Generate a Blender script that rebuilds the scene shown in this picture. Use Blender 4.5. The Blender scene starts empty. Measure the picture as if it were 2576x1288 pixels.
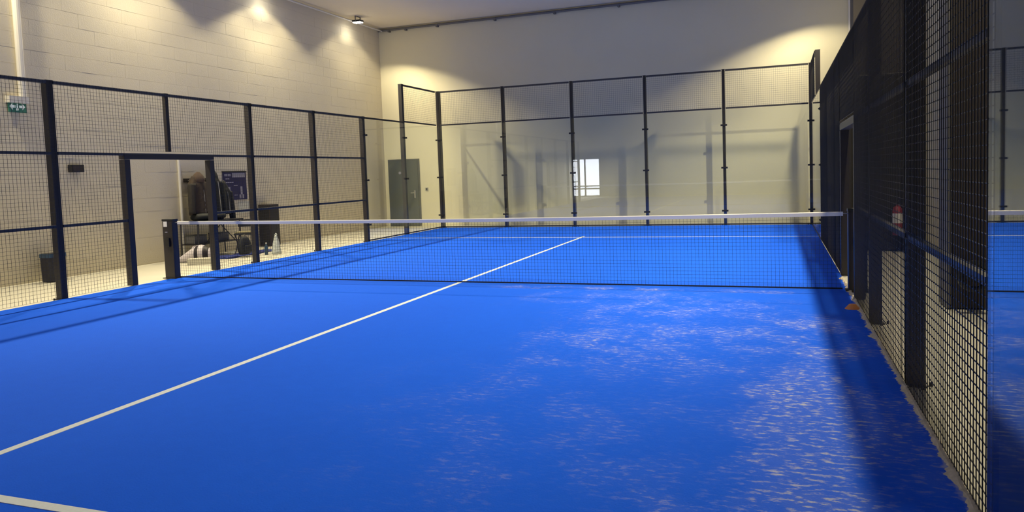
import bpy, bmesh, math, random
from mathutils import Vector, Matrix, noise
random.seed(7)
SC = bpy.context.scene
COL = SC.collection

# ------------------------------------------------------------------ camera
yaw, pitch, roll, fpx = -0.3392, -0.0626, -0.0348, 1843.14
F = Vector((math.sin(yaw)*math.cos(pitch), math.cos(yaw)*math.cos(pitch), math.sin(pitch)))
R0 = Vector((math.cos(yaw), -math.sin(yaw), 0)); U0 = R0.cross(F)
cr, sr = math.cos(roll), math.sin(roll)
R = cr*R0 + sr*U0; U = -sr*R0 + cr*U0
cam = bpy.data.objects.new('camera', bpy.data.cameras.new('camera')); COL.objects.link(cam)
cam.matrix_world = Matrix(((R.x, U.x, -F.x, 9.2751), (R.y, U.y, -F.y, 0.6391), (R.z, U.z, -F.z, 1.502), (0, 0, 0, 1)))
cam.data.sensor_width = 36; cam.data.lens = fpx*36/2576
cam.data.shift_x = -20.64/2576; cam.data.shift_y = -91.89/2576
cam.data.clip_start = 0.05; cam.data.clip_end = 200
SC.camera = cam
# ------------------------------------------------------------------ world, exposure, light levels
W = bpy.data.worlds.new('world'); SC.world = W; W.use_nodes = True
W.node_tree.nodes['Background'].inputs[0].default_value = (0.75, 0.85, 1, 1)
W.node_tree.nodes['Background'].inputs[1].default_value = 1.0
SC.view_settings.view_transform = 'Standard'; SC.view_settings.look = 'None'
SC.view_settings.gamma = 1; SC.view_settings.use_curve_mapping = False
SC.view_settings.exposure = 0.0
LAMP_W = 1560.0
LAMP_COL = (1.0, 0.87, 0.58)
LAMP_HALF = math.radians(65)
DAYLIGHT = 11.0

# court numbers
XR, YB, H3, H4 = 10.06, 20.05, 2.98, 3.95
WL, WR, WB, WN, CH = -2.35, 11.6, 21.0, -3.0, 6.12

# ------------------------------------------------------------------ materials
def mat(name, col, rough=0.6, metal=0.0, spec=0.5, var=0.0, vscale=8.0, bump=0.0, bscale=60.0, emit=0.0):
    m = bpy.data.materials.new(name); m.use_nodes = True
    nt = m.node_tree; b = nt.nodes['Principled BSDF']
    b.inputs['Base Color'].default_value = (*col, 1); b.inputs['Roughness'].default_value = rough
    b.inputs['Metallic'].default_value = metal; b.inputs['Specular IOR Level'].default_value = spec
    tc = nt.nodes.new('ShaderNodeTexCoord')
    if var > 0:
        n = nt.nodes.new('ShaderNodeTexNoise'); n.inputs['Scale'].default_value = vscale; n.inputs['Detail'].default_value = 4
        mx = nt.nodes.new('ShaderNodeMix'); mx.data_type = 'RGBA'
        nt.links.new(tc.outputs['Object'], n.inputs['Vector']); nt.links.new(n.outputs['Fac'], mx.inputs['Factor'])
        mx.inputs['A'].default_value = (*[c*(1-var) for c in col], 1); mx.inputs['B'].default_value = (*[min(1, c*(1+var)) for c in col], 1)
        nt.links.new(mx.outputs['Result'], b.inputs['Base Color'])
    if bump > 0:
        n2 = nt.nodes.new('ShaderNodeTexNoise'); n2.inputs['Scale'].default_value = bscale; n2.inputs['Detail'].default_value = 3
        bp = nt.nodes.new('ShaderNodeBump'); bp.inputs['Strength'].default_value = bump; bp.inputs['Distance'].default_value = 0.01
        nt.links.new(tc.outputs['Object'], n2.inputs['Vector']); nt.links.new(n2.outputs['Fac'], bp.inputs['Height']); nt.links.new(bp.outputs['Normal'], b.inputs['Normal'])
    if emit > 0:
        b.inputs['Emission Color'].default_value = (*col, 1); b.inputs['Emission Strength'].default_value = emit
    return m

M = {
 'wall':   mat('wall_paint', (0.78, 0.725, 0.52), 0.8, var=0.05, vscale=0.9, bump=0.15, bscale=35),
 'block':  mat('painted_block', (0.74, 0.67, 0.50), 0.75, var=0.06, vscale=1.3, bump=0.25, bscale=45),
 'ceiling':mat('ceiling_paint', (0.82, 0.73, 0.56), 0.85, var=0.04, vscale=0.7),
 'floor':  mat('concrete_floor', (0.60, 0.57, 0.46), 0.55, var=0.08, vscale=2.0, bump=0.1),
 'steel':  mat('dark_painted_steel', (0.024, 0.020, 0.021), 0.42, spec=0.5, var=0.2, vscale=5),
 'railp':  mat('rail_paint', (0.058, 0.056, 0.058), 0.42),
 'wire':   mat('dark_coated_wire', (0.028, 0.027, 0.029), 0.45, spec=0.5),
 'black':  mat('black_sheet', (0.016, 0.014, 0.014), 0.8, var=0.25, vscale=3, bump=0.3, bscale=12),
 'brown':  mat('dark_brown_cladding', (0.030, 0.022, 0.019), 0.6, var=0.15, vscale=3),
 'blackp': mat('black_plastic', (0.012, 0.012, 0.013), 0.45),
 'white':  mat('white_tape', (0.80, 0.78, 0.74), 0.6),
 'line':   mat('white_line_turf', (0.74, 0.80, 0.82), 0.85, var=0.08, vscale=60),
 'cord':   mat('net_cord', (0.012, 0.014, 0.02), 0.8),
 'galv':   mat('galvanised_metal', (0.45, 0.44, 0.42), 0.4, metal=0.7),
 'pipe':   mat('white_pipe_paint', (0.72, 0.69, 0.62), 0.5),
 'grey':   mat('grey_pipe', (0.16, 0.155, 0.15), 0.6),
 'door':   mat('grey_green_door_paint', (0.060, 0.072, 0.066), 0.5, var=0.08, vscale=2),
 'doorfr': mat('door_frame_paint', (0.07, 0.075, 0.07), 0.5),
 'chrome': mat('chrome', (0.7, 0.7, 0.7), 0.2, metal=1),
 'navy':   mat('navy_print', (0.012, 0.010, 0.075), 0.5),
 'pgrey':  mat('pale_print', (0.30, 0.29, 0.36), 0.5),
 'paper':  mat('paper', (0.60, 0.60, 0.52), 0.7),
 'green':  mat('exit_green', (0.06, 0.26, 0.16), 0.5),
 'lit':    mat('exit_white', (0.75, 0.82, 0.76), 0.5, emit=0.25),
 'coatb':  mat('brown_padded_fabric', (0.055, 0.040, 0.030), 0.9, var=0.3, vscale=12, bump=0.6, bscale=25),
 'coatg':  mat('grey_padded_fabric', (0.028, 0.024, 0.020), 0.8, var=0.35, vscale=14, bump=0.6, bscale=25),
 'fur':    mat('brown_hood_fabric', (0.085, 0.058, 0.044), 0.95, var=0.3, vscale=20, bump=0.8, bscale=60),
 'coatn':  mat('black_jacket_fabric', (0.006, 0.008, 0.008), 0.7, var=0.3, vscale=9, bump=0.4, bscale=20),
 'bagw':   mat('white_bag_vinyl', (0.66, 0.60, 0.63), 0.5),
 'bagb':   mat('black_bag_vinyl', (0.016, 0.010, 0.013), 0.55),
 'blue':   mat('blue_cloth', (0.02, 0.035, 0.20), 0.85, var=0.3, vscale=9),
 'bluep':  mat('blue_liner', (0.03, 0.07, 0.13), 0.4),
 'binp':   mat('dark_bin_plastic', (0.016, 0.016, 0.024), 0.5),
 'plastic':mat('milky_plastic', (0.62, 0.66, 0.62), 0.35),
 'red':    mat('extinguisher_red', (0.32, 0.03, 0.05), 0.4),
 'orange': mat('orange_rubber', (0.75, 0.28, 0.08), 0.6),
 'khaki':  mat('khaki_fabric', (0.25, 0.22, 0.12), 0.8),
 'sand':   mat('pale_sand', (0.66, 0.57, 0.42), 0.95, var=0.3, vscale=30, bump=0.5, bscale=80),
 'day':    mat('daylit_glazing', (0.86, 0.90, 1.0), 0.5, emit=DAYLIGHT),
 'lens':   mat('floodlight_lens', (1.0, 0.93, 0.78), 0.5, emit=40.0),
}

def glass_material(name, tint):
    m = bpy.data.materials.new(name); m.use_nodes = True; nt = m.node_tree; nt.nodes.clear()
    out = nt.nodes.new('ShaderNodeOutputMaterial'); mix = nt.nodes.new('ShaderNodeMixShader')
    tr = nt.nodes.new('ShaderNodeBsdfTransparent'); tr.inputs[0].default_value = (*tint, 1)
    gl = nt.nodes.new('ShaderNodeBsdfGlossy'); gl.inputs['Roughness'].default_value = 0.0; gl.inputs[0].default_value = (1, 1, 1, 1)
    fr = nt.nodes.new('ShaderNodeFresnel'); geo = nt.nodes.new('ShaderNodeNewGeometry')
    mr = nt.nodes.new('ShaderNodeMapRange'); mr.inputs['To Min'].default_value = 1.52; mr.inputs['To Max'].default_value = 1/1.52
    nt.links.new(geo.outputs['Backfacing'], mr.inputs['Value']); nt.links.new(mr.outputs['Result'], fr.inputs['IOR'])
    nt.links.new(fr.outputs[0], mix.inputs[0]); nt.links.new(tr.outputs[0], mix.inputs[1]); nt.links.new(gl.outputs[0], mix.inputs[2])
    nt.links.new(mix.outputs[0], out.inputs[0])
    return m
M['glass'] = glass_material('tempered_glass', (0.955, 0.975, 0.96))

def turf_material():
    m = bpy.data.materials.new('blue_artificial_turf'); m.use_nodes = True; nt = m.node_tree; N = nt.nodes; L = nt.links
    b = N['Principled BSDF']; b.inputs['Roughness'].default_value = 0.95; b.inputs['Specular IOR Level'].default_value = 0.15
    tc = N.new('ShaderNodeTexCoord'); sep = N.new('ShaderNodeSeparateXYZ'); L.new(tc.outputs['Object'], sep.inputs[0])
    def nz(scale, detail=4, rough=0.6, off=(0, 0, 0), sc=(1, 1, 1)):
        mp = N.new('ShaderNodeMapping'); mp.inputs['Location'].default_value = off; mp.inputs['Scale'].default_value = sc
        L.new(tc.outputs['Object'], mp.inputs[0])
        n = N.new('ShaderNodeTexNoise'); n.inputs['Scale'].default_value = scale; n.inputs['Detail'].default_value = detail
        n.inputs['Roughness'].default_value = rough; L.new(mp.outputs[0], n.inputs['Vector']); return n.outputs['Fac']
    def mth(op, a, c=None, clamp=False):
        n = N.new('ShaderNodeMath'); n.operation = op; n.use_clamp = clamp
        for i, v in enumerate((a, c)):
            if v is None: continue
            if isinstance(v, (int, float)): n.inputs[i].default_value = v
            else: L.new(v, n.inputs[i])
        return n.outputs[0]
    def ramp(v, lo, hi):
        n = N.new('ShaderNodeMapRange'); n.interpolation_type = 'SMOOTHSTEP'
        n.inputs['From Min'].default_value = lo; n.inputs['From Max'].default_value = hi; L.new(v, n.inputs['Value']); return n.outputs['Result']
    wx = mth('ADD', sep.outputs[0], mth('MULTIPLY', mth('SUBTRACT', nz(0.9, 3), 0.5), 1.6))
    wy = mth('ADD', sep.outputs[1], mth('MULTIPLY', mth('SUBTRACT', nz(1.1, 3, off=(7, 3, 0)), 0.5), 1.6))
    X, Y = sep.outputs[0], sep.outputs[1]
    def box(x, y, x0, x1, y0, y1, fx=0.3, fy=0.3):
        a = mth('MULTIPLY', ramp(x, x0-fx, x0+fx), ramp(x, x1+fx, x1-fx))
        c = mth('MULTIPLY', ramp(y, y0-fy, y0+fy), ramp(y, y1+fy, y1-fy))
        return mth('MULTIPLY', a, c)
    masks = [(box(wx, wy, 7.2, 9.4, 6.0, 9.1, .5, .3), .55), (box(wx, wy, 9.1, 9.85, 3.4, 8.3, .2, .5), 1.0),
             (box(wx, Y, 5.9, 8.7, 9.62, 9.86, .5, .07), .95), (box(wx, Y, 8.8, 9.55, 9.6, 9.8, .2, .07), .6),
             (box(wx, wy, 7.0, 9.0, 3.6, 6.0, .8, .6), .22), (box(wx, wy, 8.4, 9.8, 1.5, 3.9, .4, .5), .7),
             (box(wx, wy, 9.5, 10.1, 1.0, 6.2, .1, .5), .62), (box(wx, wy, 6.5, 8.4, 8.6, 9.5, .5, .2), .45)]
    tot = None
    for s, k in masks:
        v = mth('MULTIPLY', s, k); tot = v if tot is None else mth('MAXIMUM', tot, v)
    strong = mth('MULTIPLY', box(wx, Y, 9.2, 9.8, 3.9, 6.4, .15, .5), .75)
    streak = ramp(nz(21, 6, 0.66, sc=(.6, 1.35, 1)), 0.50, 0.66)
    patch = mth('MAXIMUM', ramp(nz(2.1, 3, 0.5, off=(2, 9, 0)), 0.42, 0.62), strong)
    sandf = mth('MULTIPLY', mth('MULTIPLY', streak, mth('ADD', mth('MULTIPLY', patch, 0.85), 0.15)), tot, True)
    edge = mth('MULTIPLY', ramp(mth('ADD', X, mth('MULTIPLY', mth('SUBTRACT', nz(9, 4), 0.5), 0.16)), 10.02, 10.06), ramp(Y, 11.5, 9.0))
    sandf = mth('MAXIMUM', sandf, mth('MULTIPLY', edge, 0.85))
    haze = mth('MULTIPLY', mth('MULTIPLY', patch, tot), 0.10)
    sandf = mth('ADD', mth('MULTIPLY', sandf, 0.95), haze, True)
    base = N.new('ShaderNodeMix'); base.data_type = 'RGBA'
    base.inputs['A'].default_value = TURF_A; base.inputs['B'].default_value = TURF_B
    L.new(mth('ADD', mth('MULTIPLY', nz(0.45, 4), 0.6), mth('MULTIPLY', nz(9, 5, .7), 0.4)), base.inputs['Factor'])
    mx = N.new('ShaderNodeMix'); mx.data_type = 'RGBA'; L.new(sandf, mx.inputs['Factor']); L.new(base.outputs['Result'], mx.inputs['A'])
    mx.inputs['B'].default_value = (0.50, 0.53, 0.70, 1); L.new(mx.outputs['Result'], b.inputs['Base Color'])
    bp = N.new('ShaderNodeBump'); bp.inputs['Strength'].default_value = 0.25; bp.inputs['Distance'].default_value = 0.01
    L.new(nz(90, 3), bp.inputs['Height']); L.new(bp.outputs['Normal'], b.inputs['Normal'])
    return m
TURF_A = (0.006, 0.102, 0.80, 1); TURF_B = (0.009, 0.140, 0.98, 1)
M['turf'] = turf_material()

# ------------------------------------------------------------------ mesh helpers
class MB:
    def __init__(s): s.v = []; s.f = []; s.smooth = False
    def box(s, x0, x1, y0, y1, z0, z1):
        n = len(s.v)
        s.v += [(x0,y0,z0),(x1,y0,z0),(x1,y1,z0),(x0,y1,z0),(x0,y0,z1),(x1,y0,z1),(x1,y1,z1),(x0,y1,z1)]
        s.f += [tuple(n+i for i in q) for q in ((0,3,2,1),(4,5,6,7),(0,1,5,4),(1,2,6,5),(2,3,7,6),(3,0,4,7))]
        return s
    def rings(s, rings, cap=True):
        n0 = len(s.v); k = len(rings[0])
        for r in rings: s.v += [tuple(p) for p in r]
        for i in range(len(rings)-1):
            for j in range(k):
                a = n0+i*k+j; b_ = n0+i*k+(j+1) % k
                s.f.append((a, b_, b_+k, a+k))
        if cap:
            s.f.append(tuple(n0+j for j in reversed(range(k)))); e = n0+(len(rings)-1)*k
            s.f.append(tuple(e+j for j in range(k)))
        return s
    def tube(s, pts, r, k=8):
        pts = [Vector(p) for p in pts]; rr = []
        for i, p in enumerate(pts):
            d = (pts[min(i+1, len(pts)-1)]-pts[max(i-1, 0)]).normalized()
            up = Vector((0, 0, 1)) if abs(d.z) < 0.9 else Vector((1, 0, 0))
            a = d.cross(up).normalized(); b_ = d.cross(a)
            ra = r[i] if isinstance(r, (list, tuple)) else r
            rr.append([p+a*ra*math.cos(2*math.pi*j/k)+b_*ra*math.sin(2*math.pi*j/k) for j in range(k)])
        return s.rings(rr)
    def prism(s, pts, y0, y1, axis='y'):
        n = len(s.v); k = len(pts)
        for t in (y0, y1):
            for a, c in pts: s.v.append((a, t, c) if axis == 'y' else (t, a, c))
        s.f += [tuple(n+i for i in range(k)), tuple(n+k+i for i in reversed(range(k)))]
        for i in range(k): s.f.append((n+i, n+(i+1) % k, n+k+(i+1) % k, n+k+i))
        return s
    def mesh(s, name, m, bevel=0.0, fix=True):
        me = bpy.data.meshes.new(name); me.from_pydata(s.v, [], s.f); me.materials.append(m)
        if fix or bevel:
            bm = bmesh.new(); bm.from_mesh(me)
            if bevel: bmesh.ops.bevel(bm, geom=list(bm.edges), offset=bevel, segments=2, affect='EDGES', profile=0.7, clamp_overlap=True)
            if fix: bmesh.ops.recalc_face_normals(bm, faces=bm.faces)
            bm.to_mesh(me); bm.free()
        if s.smooth:
            for p in me.polygons: p.use_smooth = True
        me.update(); return me

def link(name, me, parent=None, loc=None):
    o = bpy.data.objects.new(name, me); COL.objects.link(o)
    if parent: o.parent = parent
    if loc: o.location = loc
    return o
def part(name, mb, m, parent, bevel=0.0, label=None, kind=None, fix=True):
    o = link(name, mb.mesh(name, M[m], bevel, fix), parent)
    if label: o['label'] = label
    if kind: o['kind'] = kind
    return o
def thing(name, loc, label, cat, group=None, rz=0):
    o = bpy.data.objects.new(name, None); COL.objects.link(o); o.location = loc; o.rotation_euler.z = rz
    o.empty_display_size = 0.1
    o['label'] = label; o['category'] = cat
    if group: o['group'] = group
    return o
def solo(name, mb, m, loc, label, cat, group=None, bevel=0.0, rz=0):
    o = link(name, mb.mesh(name, M[m], bevel), None, loc); o.rotation_euler.z = rz; o['label'] = label; o['category'] = cat
    if group: o['group'] = group
    return o
def struct(name, mb, m, bevel=0.0, label=None):
    o = link(name, mb.mesh(name, M[m], bevel)); o['kind'] = 'structure'
    if label: o['label'] = label
    return o
def copy_tree(o, parent=None):
    c = o.copy(); COL.objects.link(c); c.parent = parent
    for ch in list(o.children): copy_tree(ch, c)
    return c

# ------------------------------------------------------------------ hall shell
struct('floor', MB().box(WL-.3, WR+.3, WN-.3, WB+.3, -0.20, -0.012), 'floor')
struct('ceiling', MB().box(WL-.3, WR+.3, WN-.3, WB+.3, CH, CH+.2), 'ceiling')
struct('wall_back', MB().box(WL-.3, WR+.3, WB, WB+.2, -0.012, CH), 'wall')
struct('wall_right', MB().box(WR, WR+.2, WN, WB, -0.012, CH), 'wall')
struct('wall_near', MB().box(WL, WR, WN-.2, WN, -0.012, CH), 'wall')
wl = struct('wall_left', MB().box(WL-.3, WL-0.0032, WN, WB, -0.012, CH), 'block')
# painted concrete blocks of the left wall: 300 nearest as parts, the rest joined
BH, BL, JT, JV = 0.2545, 0.62, 0.003, 0.0012
blk = MB().box(-0.05, 0.0, JV/2, BL-JV/2, JT/2, BH-JT/2).mesh('block', M['block'])
cells = []
nr = int(CH/BH)
for r_ in range(nr):
    y = 4.6 + (BL/2 if r_ % 2 else 0)
    while y < WB-0.05:
        cells.append((y, r_*BH)); y += BL
cells.sort(key=lambda c: (c[0]-6.6)**2 + 0.8*(c[1]-3.2)**2 if c[0] > 6.4 else 1e6+c[0])
rest = MB()
for i, (y, z) in enumerate(cells):
    dx = random.uniform(-0.0012, 0.0012)
    if i < 300:
        o = link('block', blk, wl, (WL+dx, y, z))
    else:
        rest.box(WL+dx-0.05, WL+dx, y+JV/2, min(y+BL-JV/2, WB), z+JT/2, z+BH-JT/2)
rs = part('block_courses', rest, 'block', wl, kind='stuff', fix=False)

# glazed entrance behind the camera (seen only as a reflection in the far glass)
wn = struct('window_1', MB().box(-2.3, -2.22, WN, WN+.06, 0, 2.3).box(-0.66, -0.58, WN, WN+.06, 0, 2.3).box(-2.22, -0.66, WN, WN+.06, 2.2, 2.3)
            .box(-1.56, -1.46, WN, WN+.06, 0, 2.2).box(-2.22, -0.66, WN, WN+.06, 0.42, 0.5).box(-2.22, -0.66, WN, WN+.06, 0, 0.06), 'galv')
for (a, c) in ((-2.22, -1.56), (-1.46, -0.66)):
    for (z0, z1) in ((0.06, 0.42), (0.5, 2.2)):
        part('pane', MB().box(a, c, WN+.01, WN+.03, z0, z1), 'day', wn)

# service pipes on walls
struct('trim_1', MB().tube([(-2.2, WN+.1, 6.03), (-2.2, WB-.06, 6.03)], 0.022, 8), 'pipe', label='pale conduit under the ceiling along the left wall')
t2 = struct('trim_2', MB().tube([(WL+.02, WB-.06, 6.05), (WR-.02, WB-.06, 6.05)], 0.035, 8), 'grey', label='grey conduit in the angle of back wall and ceiling')
for x in (-1.95, -1.38, -0.32, 1.54, 3.36, 5.2):
    part('pipe_clip', MB().box(x-.03, x+.03, WB-.11, WB, 5.98, 6.06), 'grey', t2, .004)
struct('trim_3', MB().tube([(11.05, WB-.07, 0), (11.05, WB-.07, CH)], 0.065, 12), 'pipe', label='white pipe standing against the back wall at right')
struct('trim_4', MB().tube([(WL+.03, 12.56, -0.01), (WL+.03, 12.56, 2.12)], 0.028, 10), 'pipe', label='white pipe rising on the left wall beside the coats')
ep = MB().tube([(WL+.05, 9.33, 3.02), (WL+.05, 9.33, CH)], 0.055, 12)
struct('trim_5', ep, 'pipe', label='white cable duct running up the left wall over the exit sign')

# back wall door
d = struct('door_1', MB().box(-2.22, -1.14, WB-.03, WB, 0, 2.07), 'doorfr')
part('door_leaf', MB().box(-2.17, -1.19, WB-.05, WB-.028, 0.01, 2.02), 'door', d, .004)
part('door_sign', MB().tube([(-1.8, WB-.052, 1.65), (-1.8, WB-.06, 1.65)], 0.045, 14), 'pgrey', d)
part('door_plate', MB().box(-1.335, -1.285, WB-.058, WB-.048, 0.86, 1.10), 'chrome', d, .003)
part('door_handle', MB().tube([(-1.31, WB-.05, 1.02), (-1.31, WB-.11, 1.02), (-1.42, WB-.115, 1.02)], 0.011, 8), 'chrome', d)
sw = thing('light_switch', (-0.92, WB, 1.12), 'small dark square switch on the back wall right of the grey door', 'switch')
part('switch_plate', MB().box(-.045, .045, -.02, 0, -.05, .05), 'galv', sw, .004)
part('switch_rocker', MB().box(-.02, .02, -.028, -.018, -.03, .03), 'blackp', sw, .003)

# dark piers on the right, outside the court
p = thing('dark_pier', (11.1, 9.1, 0), 'nearer dark brown square pier behind the right wire fence', 'pier')
part('shaft', MB().box(-.22, .49, -.15, .19, 0.0, CH-.0), 'brown', p, .01)
part('lit_side', MB().box(-.235, -.20, -.165, .205, 0.0, CH-.0), 'grey', p, .004)  # side face of the pier, its lit look put in as lighter grey
p = thing('dark_pier', (10.9, 14.5, 0), 'farther dark brown pier behind the right fence opening', 'pier')
part('shaft', MB().box(-.40, .55, -.22, .3, 0.0, CH-.0), 'brown', p, .01)
c = thing('black_curtain', (10.8, 14.22, 0), 'black curtain standing behind the opening in the right fence', 'curtain')
mb = MB(); n = 60; top = []
xs = [-.62+1.22*i/n for i in range(n+1)]
pts = [(x, .02*math.sin(i*1.35)) for i, x in enumerate(xs)]
rg = [[(x, y-.012, z) for x, y in pts]+[(x, y+.012, z) for x, y in reversed(pts)] for z in (0.02, 1.0, 2.0, 2.9)]
mb.rings(rg); mb.smooth = False
part('drape', mb, 'black', c)
part('curtain_rail', MB().tube([(-.66, 0, 2.93), (.64, 0, 2.93)], .02, 8), 'steel', c)

# ------------------------------------------------------------------ court surface
turf = solo('court_turf', MB().box(0, XR, 0, YB, -0.012, 0.0), 'turf', (0, 0, 0), 'bright blue artificial turf of the court with pale sand patches', 'turf')
part('centre_line', MB().box(5.005, 5.065, 3.1, 17.05, 0.0, 0.003), 'line', turf, label='white line down the middle of the court')
part('service_line', MB().box(0.0, XR, 3.05, 3.11, 0.0, 0.003), 'line', turf, label='white service line nearest the camera')
part('service_line', MB().box(0.0, XR, 16.80, 16.85, 0.0, 0.003), 'line', turf, label='white service line beyond the net')
# loose sand swept against the foot of the right fence
mb = MB(); prev = None; n = 900
rg = []
for i in range(n):
    y = 4.0 + (11.0-4.0)*i/(n-1)
    h = 0.006+0.022*max(0, noise.noise(Vector((y*7, 0, 0)))+.25)
    w = 0.018+0.055*max(0, noise.noise(Vector((y*5, 3, 0)))+.15)+0.02*noise.noise(Vector((y*30, 5, 0)))
    rg.append([(XR+.01, y, 0), (XR-w, y, 0), (XR-w*.6, y, h*.6), (XR-.012, y, h), (XR+.01, y, h)])
mb.rings(rg)
o = solo('sand_drift', mb, 'sand', (0, 0, 0), 'pale sand swept along the foot of the right fence', 'sand'); o['kind'] = 'stuff'

# ------------------------------------------------------------------ fence pieces (local: u along, v outwards, z up)
def place(o, side, u):
    if side == 'left': o.location = (0, u, 0); o.rotation_euler.z = math.radians(90)      # local x -> +Y, local y -> -X
    elif side == 'right': o.location = (XR, u, 0); o.rotation_euler.z = math.radians(-90)   # local x -> -Y, local y -> +X
    elif side == 'back': o.location = (u, YB, 0); o.rotation_euler.z = 0
def make_post(side, u, h, label, w=0.10, dep=0.10, clamps=(), rails=True, z0=0.0, cl_both=True):
    t = thing('fence_post', (0, 0, 0), label, 'post', {'left': 'left fence posts', 'right': 'right fence posts', 'back': 'back wall posts'}[side])
    part('shaft', MB().box(-w/2, w/2, 0.014, 0.014+dep, z0, h), 'steel', t, .006)
    part('cap', MB().box(-w/2-.003, w/2+.003, .011, .017+dep, h-.002, h+.008), 'blackp', t, .002)
    if z0 == 0:
        part('base_plate', MB().box(-w/2-.008, w/2+.008, .014, .135, -.011, .001), 'steel', t, .002)
        for a, b_ in ((-w/2-.045, .10), (w/2+.045, .10), (0, .165)):
            part('bolt', MB().tube([(a, b_, -.011), (a, b_, .014)], .011, 6), 'blackp', t)
    for z in clamps:
        part('glass_clamp', MB().box(-w/2-.045, w/2+.045, -.016, .02, z-.022, z+.022), 'blackp', t, .004)
        part('clamp_bolt', MB().tube([(0, -.014, z), (0, -.032, z)], .014, 8), 'blackp', t)
    place(t, side, u); return t
def make_mesh_panel(side, u0, u1, z0, z1, rails, label, e0=.052, e1=.052, name='wire_fence_panel', group=None):
    um = (u0+u1)/2; L = (u1-u0)/2
    t = thing(name, (0, 0, 0), label, 'fence', group or {'left': 'left wire fence panels', 'right': 'right wire fence panels', 'back': 'wire panels over the back glass'}[side])
    for z in rails:
        a_, b_ = (e0, e1) if side != 'right' else (e1, e0)
        part('rail', MB().box(-L+a_, L-b_, .006, .046, z-.022, z+.018), 'railp', t, .003)
    mb = MB(); P = 0.0508; r = {'left': .0014, 'right': .0021, 'back': .0013}[side]
    nu = int(round(2*L/P))
    for i in range(nu+1):
        x = -L+2*L*i/nu
        mb.box(x-r, x+r, -r, r, z0, z1)
    nz_ = int(round((z1-z0)/P))
    for i in range(nz_+1):
        z = z0+(z1-z0)*i/nz_
        mb.box(-L, L, r, 3*r, z-r, z+r)
    part('wire_mesh', mb, 'wire', t, kind='stuff', fix=False)
    place(t, side, um); return t
def make_glass(side, u0, u1, z0, z1, label):
    um = (u0+u1)/2; L = (u1-u0)/2
    t = thing('glass_panel', (0, 0, 0), label, 'glass panel', 'glass wall panels')
    part('pane', MB().box(-L+.004, L-.004, 0.0, .012, z0, z1), 'glass', t)
    part('edge_gasket', MB().box(-L+.004, L-.004, -.002, .014, z0-.03, z0), 'blackp', t)
    place(t, side, um); return t

R3 = (1.0, 2.0, H3-.02)
# left side
make_post('left', 4, H3, 'dark fence post on the left side nearest the camera, outside the picture')
make_post('left', 6, H3, 'dark fence post on the left side, just outside the left picture edge')
make_post('left', 8, H3, 'full-height dark post of the left fence in front of the wall bin')
make_post('left', 12, H3, 'dark left fence post just right of the navy poster', w=.09)
make_post('left', 14, H3, 'dark left fence post midway between the poster and the glass wall', w=.09)
make_post('left', 16, H3, 'dark left fence post where wire mesh meets glass', w=.10, clamps=(0.4, 1.47, 2.55))
make_post('left', 18, H4, 'tall dark post standing in front of the grey door', w=.10, clamps=(1.47, 2.55))
lp = [('left', 4, 6, 0.02, H3, R3, 'left wire panel nearest the camera, outside the picture'),
      ('left', 6, 8, 0.02, H3, R3, 'left wire panel cut by the left picture edge, in front of the exit sign'),
      ('left', 8, 9.12, 0.02, H3, R3, 'left wire panel between the first full post and the opening', .052, 0),
      ('left', 10.98, 12, 0.02, H3, R3, 'left wire panel in front of the navy poster', 0, .052),
      ('left', 12, 14, 0.02, H3, R3, 'left wire panel just beyond the navy poster'),
      ('left', 14, 16, 0.02, H3, R3, 'left wire panel next to the left glass'),
      ('left', 9.12, 10.98, 2.05, H3, (2.0, H3-.02), 'short wire panel over the left opening', 0, 0),
      ('left', 18, 20.0, H3, H4, (H3+.0, H4-.02), 'wire panel over the farthest left glass')]
for a in lp: make_mesh_panel(*a)
t = make_post('left', 10.02, H3, 'short dark post over the left opening', w=.07, dep=.06, z0=2.05)
def opening(side, a0, a1, label):
    t = thing('opening_frame', (0, 0, 0), label, 'door frame')
    L = (a1-a0)/2
    for s in (-1, 1):
        part('jamb', MB().box(s*L-.05, s*L+.05, .0, .11, 0, 1.92), 'steel', t, .006)
    part('lintel', MB().box(-L-.05, L+.05, .0, .11, 1.925, 2.0), 'steel', t, .006)
    place(t, side, (a0+a1)/2); return t
opening('left', 9.17, 10.93, 'black steel frame of the opening in the left fence')
# rail at 3 m between Y16 and Y18 over the side glass
t = thing('top_rail', (0, 0, 0), 'thin dark rail over the left glass panel beside the grey door', 'rail')
part('rail', MB().box(-.94, .94, .013, .046, H3-.04, H3), 'steel', t, .003); place(t, 'left', 17)
t = thing('top_rail', (0, 0, 0), 'thin dark rail over the far right side glass', 'rail')
part('rail', MB().box(-.94, .94, .013, .046, H3-.04, H3), 'steel', t, .003); place(t, 'right', 17)
make_glass('left', 16, 18, .04, H3-.05, 'clear glass side panel in front of the grey door')
make_glass('left', 18, 20.04, .04, H3-.05, 'clear glass side panel in the far left corner')
# back
names = {0: 'dark corner post at the left end of the back glass', 2: 'first slim post from the left between back glass panels',
         4: 'second slim back post, beside the reflected bright window', 6: 'third slim back post from the left',
         8: 'fourth slim back post, next to the right corner post', 10.06: 'dark corner post at the right end of the back glass'}
for x, l in names.items():
    w = .10 if x in (0,) else .07
    make_post('back', x if x != 0 else -0.0, H4, l, w=w, dep=.13, clamps=(.37, 1.47, 2.55))
bx = [0, 2, 4, 6, 8, 10.06]
ords = ['leftmost', 'second from left', 'middle', 'fourth from left', 'rightmost']
for i in range(5):
    make_glass('back', bx[i], bx[i+1], .04, H3-.03, f'{ords[i]} of the five clear glass panels of the back wall')
    make_mesh_panel('back', bx[i], bx[i+1], H3, H4, (H3-.0, H4-.02), f'{ords[i]} wire mesh panel on top of the back glass wall')
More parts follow.
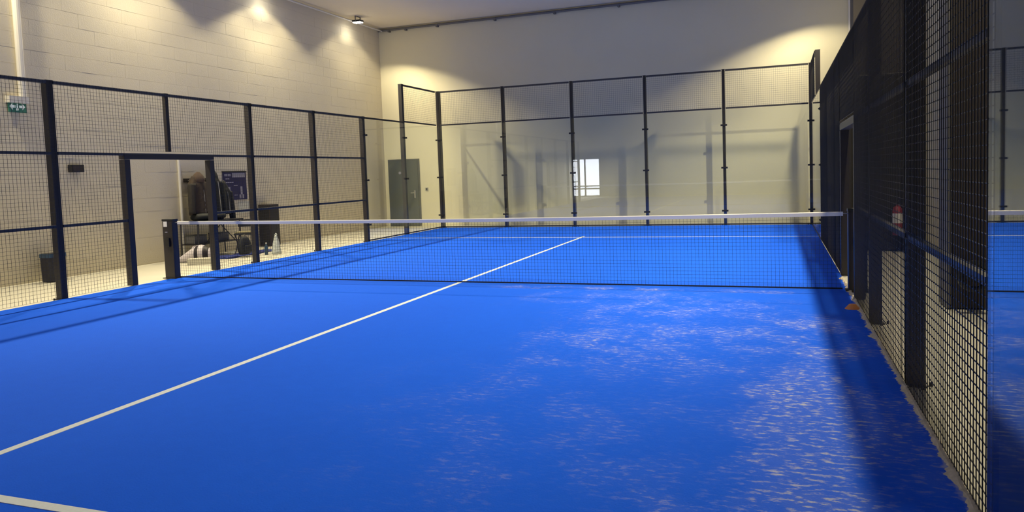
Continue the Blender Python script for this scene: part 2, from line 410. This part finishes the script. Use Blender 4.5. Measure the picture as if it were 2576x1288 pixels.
# right
make_post('right', 4, H3, 'dark post at the edge of the near right glass')
make_post('right', 6.08, H3, 'nearest wide dark post seen through the right wire fence', w=.10, dep=.11)
make_post('right', 8.12, H3, 'second dark post of the right wire fence, before the opening')
make_post('right', 12.2, H3, 'dark right fence post just beyond the opening')
make_post('right', 14, H3, 'dark right fence post third beyond the net')
make_post('right', 16, H3, 'dark right fence post where the far glass begins', clamps=(.4, 1.47, 2.55))
make_post('right', 18, H4, 'tall dark right post near the far corner')
rp = [('right', 4, 6, .02, H3, R3, 'nearest right wire panel, beside the mirror-like glass'),
      ('right', 6, 8, .02, H3, R3, 'right wire panel between the two nearest posts, over the red extinguisher'),
      ('right', 8, 9.38, .02, H3, R3, 'right wire panel just before the opening', .052, 0),
      ('right', 11.3, 12.2, .02, H3, R3, 'narrow right wire panel just beyond the opening', 0, .052),
      ('right', 12.2, 14, .02, H3, R3, 'right wire panel second beyond the opening'),
      ('right', 14, 16, .02, H3, R3, 'right wire panel next to the far glass'),
      ('right', 9.38, 11.3, 2.05, H3, (2.0, H3-.02), 'short wire panel over the right opening', 0, 0),
      ('right', 18, 20.0, H3, H4, (H3, H4-.02), 'wire panel over the farthest right glass')]
for a in rp: make_mesh_panel(*a)
opening('right', 9.43, 11.27, 'black steel frame of the opening in the right fence')
make_glass('right', 16, 18, .04, H3-.05, 'clear glass side panel on the right before the far corner')
make_glass('right', 18, 20.04, .04, H3-.05, 'clear glass side panel in the far right corner')
make_glass('right', 2, 3.99, .02, H3-.05, 'mirror-like glass panel at the right picture edge')
make_glass('right', 0, 2, .02, H3-.05, 'glass side panel beside the camera, outside the picture')
w = thing('black_backing', (XR+.03, 1.95, 0), 'black backing sheet added behind the glass at the right picture edge', 'screen')  # opaque dark backing, added so the reflection dominates in this glass
part('sheet', MB().box(0, .012, -2.0, 1.985, 0.0, 3.0), 'black', w)
part('hem', MB().box(-.004, .016, -2.0, 1.985, 2.97, 3.02), 'steel', w, .003)

# ------------------------------------------------------------------ net
def net_post(x, label, tag):
    t = thing('net_post', (x, 9.95, 0), label, 'net post')
    part('shaft', MB().box(-.10, .10, -.06, .06, 0.0, .93), 'steel', t, .01)
    part('cap', MB().box(-.105, .105, -.065, .065, .93, .965), 'blackp', t, .008)
    part('winch_box', MB().box(-.045, .045, -.09, -.06, .52, .66), 'blackp', t, .006)
    if tag:
        part('sticker', MB().box(-.075, .0, -.0635, -.061, .84, .925), 'white', t, label='small white sticker')
        part('small_sticker', MB().box(-.05, .0, -.0635, -.061, .745, .762), 'pgrey', t)
    part('foot_plate', MB().box(-.13, .13, -.09, .09, 0, .012), 'steel', t, .002)
net_post(-0.04, 'black net post with white sticker in the left opening', True)
net_post(10.14, 'black net post in the right opening', False)
t = thing('court_net', (0, 9.95, 0), 'fine black court net with white top tape', 'net')
def ztop(x): return 0.885+0.022*((x-5)/5)**2
mb = MB(); P = .045; r = .0011; x0, x1 = .10, 9.98; n = int((x1-x0)/P)
for i in range(n+1):
    x = x0+P*i; mb.box(x-r, x+r, -r, r, .03, ztop(x)-.02)
seg = 20
for k in range(19):
    f = k/19.0
    for s in range(seg):
        a = x0+(x1-x0)*s/seg; b_ = x0+(x1-x0)*(s+1)/seg
        za = .03+(ztop(a)-.05)*f; zb = .03+(ztop(b_)-.05)*f
        q = len(mb.v)
        mb.v += [(a, -r, za-r), (a, r, za-r), (a, r, za+r), (a, -r, za+r), (b_, -r, zb-r), (b_, r, zb-r), (b_, r, zb+r), (b_, -r, zb+r)]
        mb.f += [tuple(q+i for i in z) for z in ((0, 1, 5, 4), (1, 2, 6, 5), (2, 3, 7, 6), (3, 0, 4, 7))]
part('netting', mb, 'cord', t, kind='stuff', fix=False)
mb = MB(); rg = []
for s in range(41):
    x = .12+(9.99-.12)*s/40; z = ztop(x)
    rg.append([(x, -.009, z-.030), (x, .009, z-.030), (x, .011, z+.012), (x, .004, z+.020), (x, -.004, z+.020), (x, -.011, z+.012)])
mb.rings(rg); part('top_tape', mb, 'white', t, label='white top tape')
part('bottom_band', MB().box(.1, 9.98, -.003, .003, .012, .028), 'cord', t)
part('cable', MB().tube([(-.0, 0, .90), (.13, 0, ztop(.1))], .006, 6), 'galv', t)
part('cable', MB().tube([(9.98, 0, ztop(9.98)), (10.1, 0, .90)], .006, 6), 'galv', t)

# ------------------------------------------------------------------ floodlights
def floodlight(x, y, tow, label):
    t = thing('floodlight', (x, y, 5.94), label, 'lamp', 'floodlights under the ceiling')
    part('housing', MB().box(-.13, .13, -.10, .10, .02, .075), 'blackp', t, .008)
    part('lens', MB().box(-.115, .115, -.085, .085, .004, .020), 'lens', t)
    part('bracket', MB().box(-.012, .012, -.14, -.12, .03, .18).box(-.012, .012, .12, .14, .03, .18).box(-.012, .012, -.14, .14, .17, .18)
         .box(-.012, .012, -.14, -.09, .03, .05).box(-.012, .012, .09, .14, .03, .05), 'grey', t)
    l = bpy.data.lights.new('lamp_light', 'SPOT'); l.energy = LAMP_W*(0.52 if y > 19 else 1.0); l.color = LAMP_COL; l.spot_size = 2*LAMP_HALF; l.spot_blend = 0.12
    l.shadow_soft_size = 0.07
    l.use_nodes = True; nt = l.node_tree; em = nt.nodes['Emission']
    # asymmetric floodlight optics: wide beam thrown over the court, weak towards the wall behind
    tc = nt.nodes.new('ShaderNodeTexCoord'); sp = nt.nodes.new('ShaderNodeSeparateXYZ'); nt.links.new(tc.outputs['Normal'], sp.inputs[0])
    mr = nt.nodes.new('ShaderNodeMapRange'); mr.interpolation_type = 'SMOOTHSTEP'
    mr.inputs['From Min'].default_value = -0.05; mr.inputs['From Max'].default_value = 0.45; mr.inputs['To Min'].default_value = 0.46; mr.inputs['To Max'].default_value = 1.0
    nt.links.new(sp.outputs[0], mr.inputs['Value'])
    m3 = nt.nodes.new('ShaderNodeMapRange'); m3.interpolation_type = 'SMOOTHSTEP'
    m3.inputs['From Min'].default_value = -0.55; m3.inputs['From Max'].default_value = 0.12; m3.inputs['To Min'].default_value = 0.04; m3.inputs['To Max'].default_value = 1.0
    nt.links.new(sp.outputs[0], m3.inputs['Value'])
    ab = nt.nodes.new('ShaderNodeMath'); ab.operation = 'ABSOLUTE'; nt.links.new(sp.outputs[2], ab.inputs[0])
    m2 = nt.nodes.new('ShaderNodeMapRange'); m2.interpolation_type = 'SMOOTHSTEP'
    m2.inputs['From Min'].default_value = 0.42; m2.inputs['From Max'].default_value = 0.62; m2.inputs['To Min'].default_value = 0.24; m2.inputs['To Max'].default_value = 1.0
    nt.links.new(ab.outputs[0], m2.inputs['Value'])
    mu = nt.nodes.new('ShaderNodeMath'); mu.operation = 'MULTIPLY'; nt.links.new(mr.outputs['Result'], mu.inputs[0]); nt.links.new(m2.outputs['Result'], mu.inputs[1])
    m4 = nt.nodes.new('ShaderNodeMath'); m4.operation = 'MULTIPLY'; nt.links.new(mu.outputs[0], m4.inputs[0]); nt.links.new(m3.outputs['Result'], m4.inputs[1])
    nt.links.new(m4.outputs[0], em.inputs['Strength'])
    o = bpy.data.objects.new('lamp_light', l); COL.objects.link(o); o.parent = t; o.location = (0, 0, -0.02)
    if tow < 0: t.rotation_euler.z = math.pi
LY = (19.15, 15.4, 11.6, 7.9)
LN = ('floodlight shining brightly at the far left under the ceiling', 'second left floodlight from the far corner, above the picture', 'middle left floodlight, above the picture',
      'fourth left floodlight from the far corner, above the picture', 'left floodlight nearest the camera, above the picture')
RN = ('right floodlight nearest the back wall, above the picture', 'second right floodlight from the back wall, above the picture', 'middle right floodlight, above the picture',
      'fourth right floodlight from the back wall, above the picture', 'right floodlight nearest the camera, above the picture')
for y, l in zip(LY, LN): floodlight(-1.95, y, 1, l)
for y, l in zip(LY, RN): floodlight(10.48, y, -1, l)

# ------------------------------------------------------------------ things along the left wall
# exit sign
t = thing('exit_sign', (WL, 9.24, 2.94), 'small green and white exit sign high on the left wall', 'sign')
part('housing', MB().box(0, .10, -.17, .17, -.02, .09), 'pipe', t, .006)
part('green_face', MB().box(.02, .03, -.15, .15, -.17, -.02), 'green', t, .002)
ar = MB()
ar.prism([(-.13, -.075), (-.08, -.13), (-.08, -.095), (-.03, -.095), (-.03, -.055), (-.08, -.055), (-.08, -.02)], .031, .033, 'x')
ar.prism([(.13, -.075), (.08, -.13), (.08, -.095), (.03, -.095), (.03, -.055), (.08, -.055), (.08, -.02)], .031, .033, 'x')
part('white_arrows', ar, 'lit', t, label='white arrows')
mn = MB().tube([(.033, 0, -.04), (.036, 0, -.04)], .012, 10).box(.031, .034, -.01, .01, -.10, -.055).box(.031, .034, -.022, -.004, -.14, -.10).box(.031, .034, .006, .022, -.135, -.10)
part('white_figure', mn, 'lit', t, label='white figure')
# black box on wall
t = thing('wall_speaker', (WL, 10.2, 1.86), 'small black box fixed to the left wall beside the first full fence post', 'speaker')
part('case', MB().box(0, .10, -.12, .12, -.065, .065), 'blackp', t, .01)
part('grille', MB().box(.098, .104, -.10, .10, -.048, .048), 'brown', t, .002)
# wall bin
t = thing('waste_bin', (-2.05, 9.45, 0), 'dark waste bin with blue rim against the left wall', 'bin')
def tub(w0, w1, d0, d1, z0, z1, k=24, pw=.35):
    rg = []
    for z, w_, d_ in ((z0, w0, d0), ((z0+z1)/2, (w0+w1)/2, (d0+d1)/2), (z1, w1, d1)):
        rg.append([(d_*math.copysign(abs(math.cos(a))**pw, math.cos(a)), w_*math.copysign(abs(math.sin(a))**pw, math.sin(a)), z) for a in [2*math.pi*j/k for j in range(k)]])
    return rg
mb = MB(); mb.rings(tub(.15, .158, .12, .13, 0.0, .42)); part('tub', mb, 'binp', t)
mb = MB(); mb.rings(tub(.166, .165, .138, .136, .395, .455)); part('liner_rim', mb, 'bluep', t, label='blue liner folded over the rim')
mb = MB(); mb.rings(tub(.145, .145, .115, .115, .456, .46)); part('opening', mb, 'blackp', t)
# poster
t = thing('navy_poster', (WL+.004, 14.2, 1.45), 'dark navy poster with pale lettering block on the left wall', 'poster')
part('board', MB().box(0, .012, -.38, .38, -.32, .32), 'navy', t, .002)
part('top_strip', MB().box(.0, .018, -.39, .39, .305, .33), 'blackp', t)
part('pale_block', MB().box(.0125, .0135, -.08, .34, .19, .29), 'pgrey', t)
tx = MB()
for (a, b_, z, h) in ((-.33, -.24, .22, .05), (-.22, -.13, .22, .05), (-.30, -.17, .15, .02), (-.30, -.05, .07, .015), (-.05, .08, .0, .018), (-.04, .06, -.22, .018)):
    tx.box(.0125, .0135, a, b_, z, z+h)
part('print_lines', tx, 'pgrey', t)
for y in (-.19, .20):
    q = MB().box(.0125, .0145, y-.03, y+.03, -.20, -.02).box(.0125, .0145, y-.075, y-.02, -.29, -.20).box(.0125, .0145, y+.02, y+.075, -.29, -.20)
    part('printed_figure', q, 'pgrey', t)
t = solo('paper_sheet', MB().box(0, .004, -.22, .22, -.13, .13), 'paper', (WL+.004, 14.5, .95), 'pale paper notice below the navy poster', 'notice')
# tall dark box
t = thing('floor_speaker', (-2.17, 15.1, 0), 'tall black cabinet standing at the left wall behind the fence post', 'cabinet')
part('case', MB().box(-.16, .16, -.17, .17, 0.0, .98), 'brown', t, .012)
part('front_panel', MB().box(-.135, .135, -.178, -.168, .05, .93), 'blackp', t, .004)
part('side_panel', MB().box(.158, .166, -.14, .14, .05, .93), 'blackp', t, .003)
# coat rail
t = thing('coat_rail', (WL+.002, 13.1, 1.60), 'dark wall rail with hooks carrying the coats', 'coat rail')
part('board', MB().box(0, .02, -.42, .48, -.04, .04), 'brown', t, .004)
for y in (-.33, -.05, .18, .40):
    part('hook', MB().tube([(.02, y, 0), (.07, y, -.01), (.085, y, .03)], .007, 6), 'chrome', t)
def loft(stations, k=28, fold=0.0, fq=6, seed=0, lean=(0, 0)):
    rg = []
    for (z, cy, cx, ry, rx) in stations:
        ring = []
        for j in range(k):
            a = 2*math.pi*j/k
            f = 1+fold*math.sin(fq*a+seed)+0.5*fold*math.sin((fq*2+1)*a+z*9+seed)
            ring.append((cx+rx*f*math.cos(a), cy+ry*f*math.sin(a), z))
        rg.append(ring)
    return rg
def coat(y, x, top, label, m1, m2, hood, w=.26, long_=.95, seed=0, stripe=None):
    t = thing('hanging_coat', (x, y, top), label, 'coat', 'coats on the wall rail')
    mb = MB(); st = []
    n = 22
    for i in range(n+1):
        f = i/n; z = -long_*(1-f)-.0
        prof = w*(.98-.1*(1-f)) if f < .72 else w*(.98-(f-.72)/.28*.62)
        puff = 1+.045*abs(math.sin(f*math.pi*8.0))
        st.append((z, 0.02*math.sin(f*3+seed), .02, prof*puff, (.115+.03*(1-f))*puff*(1 if f < .8 else 1-(f-.8)*1.8)))
    mb.rings(loft(st, fold=.07, fq=5, seed=seed)); mb.smooth = True
    part('body', mb, m1, t)
    for s in (-1, 1):
        mb = MB(); st = []
        for i in range(14):
            f = i/13; z = -.16-.62*f
            st.append((z, s*(w*.78+.06*math.sin(f*1.5)), .06+.03*f, (.075-.018*f)*(1+.07*abs(math.sin(f*20))), (.08-.018*f)))
        mb.rings(loft(st, fold=.05, fq=4, seed=seed+s)); mb.smooth = True
        part('sleeve', mb, m2, t)
    mb = MB(); st = []
    for i in range(10):
        f = i/9
        st.append((-.14+.22*f, 0.0, .05, (.135 if hood else .09)*math.sin(math.pi*(.35+.58*f)), (.12 if hood else .07)*math.sin(math.pi*(.35+.58*f))))
    mb.rings(loft(st, fold=.06, fq=5, seed=seed)); mb.smooth = True
    part('hood' if hood else 'collar', mb, 'fur' if hood else m1, t)
    part('zip', MB().tube([(.175, .02, -long_*.96), (.16, .02, -long_*.5), (.13, .02, -.16)], .006, 6), stripe or 'galv', t)
coat(12.82, WL+.22, 1.69, 'brown-grey padded coat with brown hood hanging left', 'coatb', 'coatg', True, .26, .82, 1)
coat(13.27, WL+.22, 1.72, 'black jacket with pale zip hanging by the opening frame', 'coatn', 'coatn', False, .19, .84, 3.1, 'pipe')
coat(13.57, WL+.19, 1.50, 'short black jacket hanging nearest the navy poster', 'coatn', 'coatn', False, .17, .66, 4.7)
# side table with bags
t = thing('side_table', (-2.05, 13.1, 0), 'black narrow table under the coats', 'table')
part('tabletop', MB().box(-.26, .26, -.72, .66, .70, .74), 'blackp', t, .006)
for sx in (-.22, .22):
    for sy in (-.66, .60):
        part('leg', MB().tube([(sx, sy, 0), (sx, sy*.97, .70)], .016, 8), 'steel', t)
part('brace', MB().tube([(.22, -.66, .12), (.22, .0, .66)], .010, 6), 'steel', t)
part('brace', MB().tube([(.22, .60, .12), (.22, .0, .66)], .010, 6), 'steel', t)
part('lower_shelf', MB().box(-.24, .24, -.64, .58, .27, .29), 'steel', t, .004)
t = thing('sports_bag', (-2.02, 12.98, .745), 'dark sports bag lying on the table below the coats', 'bag')
mb = MB(); mb.rings([[(.15*math.cos(a)*r_, y, .085+.085*math.sin(a)*r_) for a in [2*math.pi*j/18 for j in range(18)]] for y, r_ in ((-.40, .45), (-.38, .85), (-.25, 1), (.25, 1), (.38, .85), (.40, .45))]); mb.smooth = True
part('body', mb, 'coatn', t)
part('handle', MB().tube([(.05, -.14, .15), (.07, -.10, .22), (.07, .10, .22), (.05, .14, .15)], .010, 6), 'brown', t)
for i, (y, x, l) in enumerate(((12.70, -2.12, 'grey shoe pair box on the lower shelf, left'), (13.35, -2.12, 'grey box on the lower shelf, right'))):
    t = thing('storage_box', (x, y, .291), l, 'box', 'grey boxes under the table')
    part('carton', MB().box(-.12, .12, -.17, .17, 0, .15), 'grey', t, .006)
    part('lid', MB().box(-.125, .125, -.175, .175, .15, .175), 'doorfr', t, .004)
# racket bag on floor
t = thing('racket_bag', (-1.50, 12.03, 0.0), 'white and black striped racket bag lying on the floor in the opening', 'bag', rz=math.radians(31))
def bagring(x):
    # teardrop: handle end x=-.38, head end x=.40
    f = (x+.38)/.78
    w_ = .035+.15*math.sin(math.pi*min(1, max(0, (f-.05)))**1.25) if f < 1 else .02
    h_ = .03+.125*math.sin(math.pi*min(1, max(0, f))**1.35)
    return w_, h_
def bag_shell(a, b_, off):
    rg = []; n = 14
    for i in range(n+1):
        x = a+(b_-a)*i/n; w_, h_ = bagring(x); w_ += off; h_ += off
        rg.append([(x, w_*math.cos(q), max(0.001, h_+h_*math.sin(q))) for q in [2*math.pi*j/20 for j in range(20)]])
    m = MB(); m.rings(rg); m.smooth = True; return m
part('body', bag_shell(-.38, .39, 0), 'bagb', t)
part('white_side', bag_shell(-.37, -.02, .006), 'bagw', t, label='white end')
part('white_stripe', bag_shell(.05, .14, .007), 'bagw', t, label='white stripe')
part('white_stripe', bag_shell(.24, .31, .007), 'bagw', t, label='white stripe')
part('strap', MB().tube([(-.33, .05, .05), (-.2, .20, .02), (.05, .24, .012), (.25, .18, .03)], .012, 6), 'bagb', t)
part('handle', MB().tube([(-.10, 0, .235), (-.05, 0, .30), (.06, 0, .31), (.12, 0, .27)], .010, 6), 'bagw', t)
t = thing('low_step', (-1.12, 11.75, 0), 'low beige box on the floor in front of the striped bag', 'box', rz=math.radians(31))
part('carton', MB().box(-.24, .24, -.11, .11, -.012, .085), 'floor', t, .004)
part('lid', MB().box(-.245, .245, -.115, .115, .085, .10), 'floor', t, .003)
# chair
t = thing('folding_chair', (-1.46, 13.42, 0), 'black chair with curved backrest behind the right jamb of the left opening', 'chair', rz=math.radians(25))
part('seat', MB().box(-.2, .2, -.2, .2, .41, .445), 'blackp', t, .012)
part('cushion', MB().box(-.18, .18, -.18, .18, .446, .475), 'khaki', t, .01)
for sx in (-.18, .18):
    part('leg', MB().tube([(sx, .18, 0), (sx, -.17, .43)], .013, 8), 'steel', t)
    part('leg', MB().tube([(sx, -.22, 0), (sx, .19, .43), ], .013, 8), 'steel', t)
    part('back_upright', MB().tube([(sx, .19, .43), (sx, .25, .70)], .013, 8), 'steel', t)
rg = []
for i in range(13):
    a = -1+2*i/12; y = .27-.05*a*a
    rg.append([(a*.21, y-.01, .56), (a*.21, y+.01, .56), (a*.21, y+.02, .72-.03*a*a), (a*.21, y, .72-.03*a*a)])
mb = MB(); mb.rings(rg); part('backrest', mb, 'blackp', t)
t = thing('dark_rucksack', (-1.12, 12.95, 0.03), 'black rucksack on the blue cloth beside the chair', 'bag')
mb = MB(); rg = []
for i in range(11):
    f = i/10; s = math.sin(math.pi*(.22+.70*f))**.6
    rg.append([(.11*s*math.cos(q)*(1+.05*math.sin(3*q)), .17*s*math.sin(q), .012+.36*f) for q in [2*math.pi*j/20 for j in range(20)]])
mb.rings(rg); mb.smooth = True; part('body', mb, 'coatn', t)
part('front_pocket', MB().box(.08, .13, -.10, .10, .06, .20), 'coatn', t, .02)
part('top_loop', MB().tube([(0, -.04, .35), (0, -.03, .41), (0, .03, .41), (0, .04, .35)], .008, 6), 'khaki', t)
# blue cloth on floor
rg = []
for i in range(17):
    y = -.80+1.6*i/16
    w1, w0 = .20+.05*math.sin(i*.9), -.22+.04*math.sin(i*1.3+1)
    rg.append([(w0, y, -.012), (w1, y, -.012)]+[(w1+(w0-w1)*q/6, y, .012+.012*math.sin(i*.8+q)+.008*math.sin(q*2.1+i)) for q in range(7)])
mb = MB(); mb.rings(rg)
o = solo('blue_cloth', mb, 'blue', (-1.38, 13.3, 0), 'dark blue cloth spread on the floor beside the left fence', 'cloth')
# white bag / bottles
t = thing('plastic_bag', (-0.72, 13.45, -.01), 'milky white plastic bag standing behind the left fence post', 'bag')
mb = MB(); rg = []
for i in range(13):
    f = i/12; s = .10*(1-.78*f**1.4)
    rg.append([(s*math.cos(q)*(1+.14*math.sin(5*q+i*.4)), s*math.sin(q)*(1+.14*math.sin(4*q+i*.5)), .40*f) for q in [2*math.pi*j/22 for j in range(22)]])
mb.rings(rg); mb.smooth = True; part('body', mb, 'plastic', t)
part('knot', MB().tube([(-.03, 0, .40), (0, .01, .43), (.03, .0, .40)], .012, 6), 'plastic', t)
t = thing('water_bottle', (-0.86, 13.30, -.01), 'small blue-green bottle beside the white plastic bag', 'bottle')
mb = MB(); mb.rings([[(r_*math.cos(q), r_*math.sin(q), z) for q in [2*math.pi*j/16 for j in range(16)]] for z, r_ in ((0, .034), (.02, .037), (.17, .037), (.21, .016), (.225, .014))]); mb.smooth = True
part('body', mb, 'bluep', t)
part('cap', MB().tube([(0, 0, .225), (0, 0, .25)], .017, 12), 'white', t)

# ------------------------------------------------------------------ things at the right
t = thing('fire_extinguisher', (11.12, 13.98, .28), 'red fire extinguisher with white label behind the right fence', 'extinguisher')
mb = MB(); mb.rings([[(r_*math.cos(q), r_*math.sin(q), z) for q in [2*math.pi*j/20 for j in range(20)]] for z, r_ in ((0, .070), (.01, .078), (.40, .078), (.46, .055), (.48, .022), (.51, .020))]); mb.smooth = True
part('cylinder', mb, 'red', t)
mb = MB(); mb.rings([[(.0795*math.cos(q), .0795*math.sin(q), z) for q in [2*math.pi*j/24 for j in range(24)]] for z in (.20, .36)], cap=False)
part('label_band', mb, 'white', t, label='white label')
part('valve', MB().box(-.02, .02, -.04, .03, .51, .545).tube([(0, .02, .54), (0, -.09, .58)], .008, 6), 'blackp', t)
part('hose', MB().tube([(.02, 0, .52), (.10, 0, .48), (.11, 0, .30), (.09, 0, .12)], .010, 8), 'blackp', t)
part('wall_bracket', MB().box(-.05, .05, .075, .19, .28, .31), 'grey', t)
t = thing('hose_reel', (11.06, 8.72, 0.0), 'dark coil hanging low on the nearer brown pier', 'hose reel')
ringp = [(.13*math.cos(q), -.0, .36+.13*math.sin(q)) for q in [2*math.pi*j/20 for j in range(21)]]
part('hose_coil', MB().tube(ringp, .028, 8), 'blackp', t)
part('hub', MB().tube([(0, -.04, .36), (0, .22, .36)], .06, 14), 'coatn', t)
t = thing('marker_disc', (9.985, 8.78, .0), 'small orange marker disc at the foot of the right fence', 'marker')
part('cone', MB().rings([[(r_*math.cos(q), r_*math.sin(q), z) for q in [2*math.pi*j/20 for j in range(20)]] for z, r_ in ((0, .075), (.006, .07), (.045, .035), (.048, .03))]), 'orange', t)
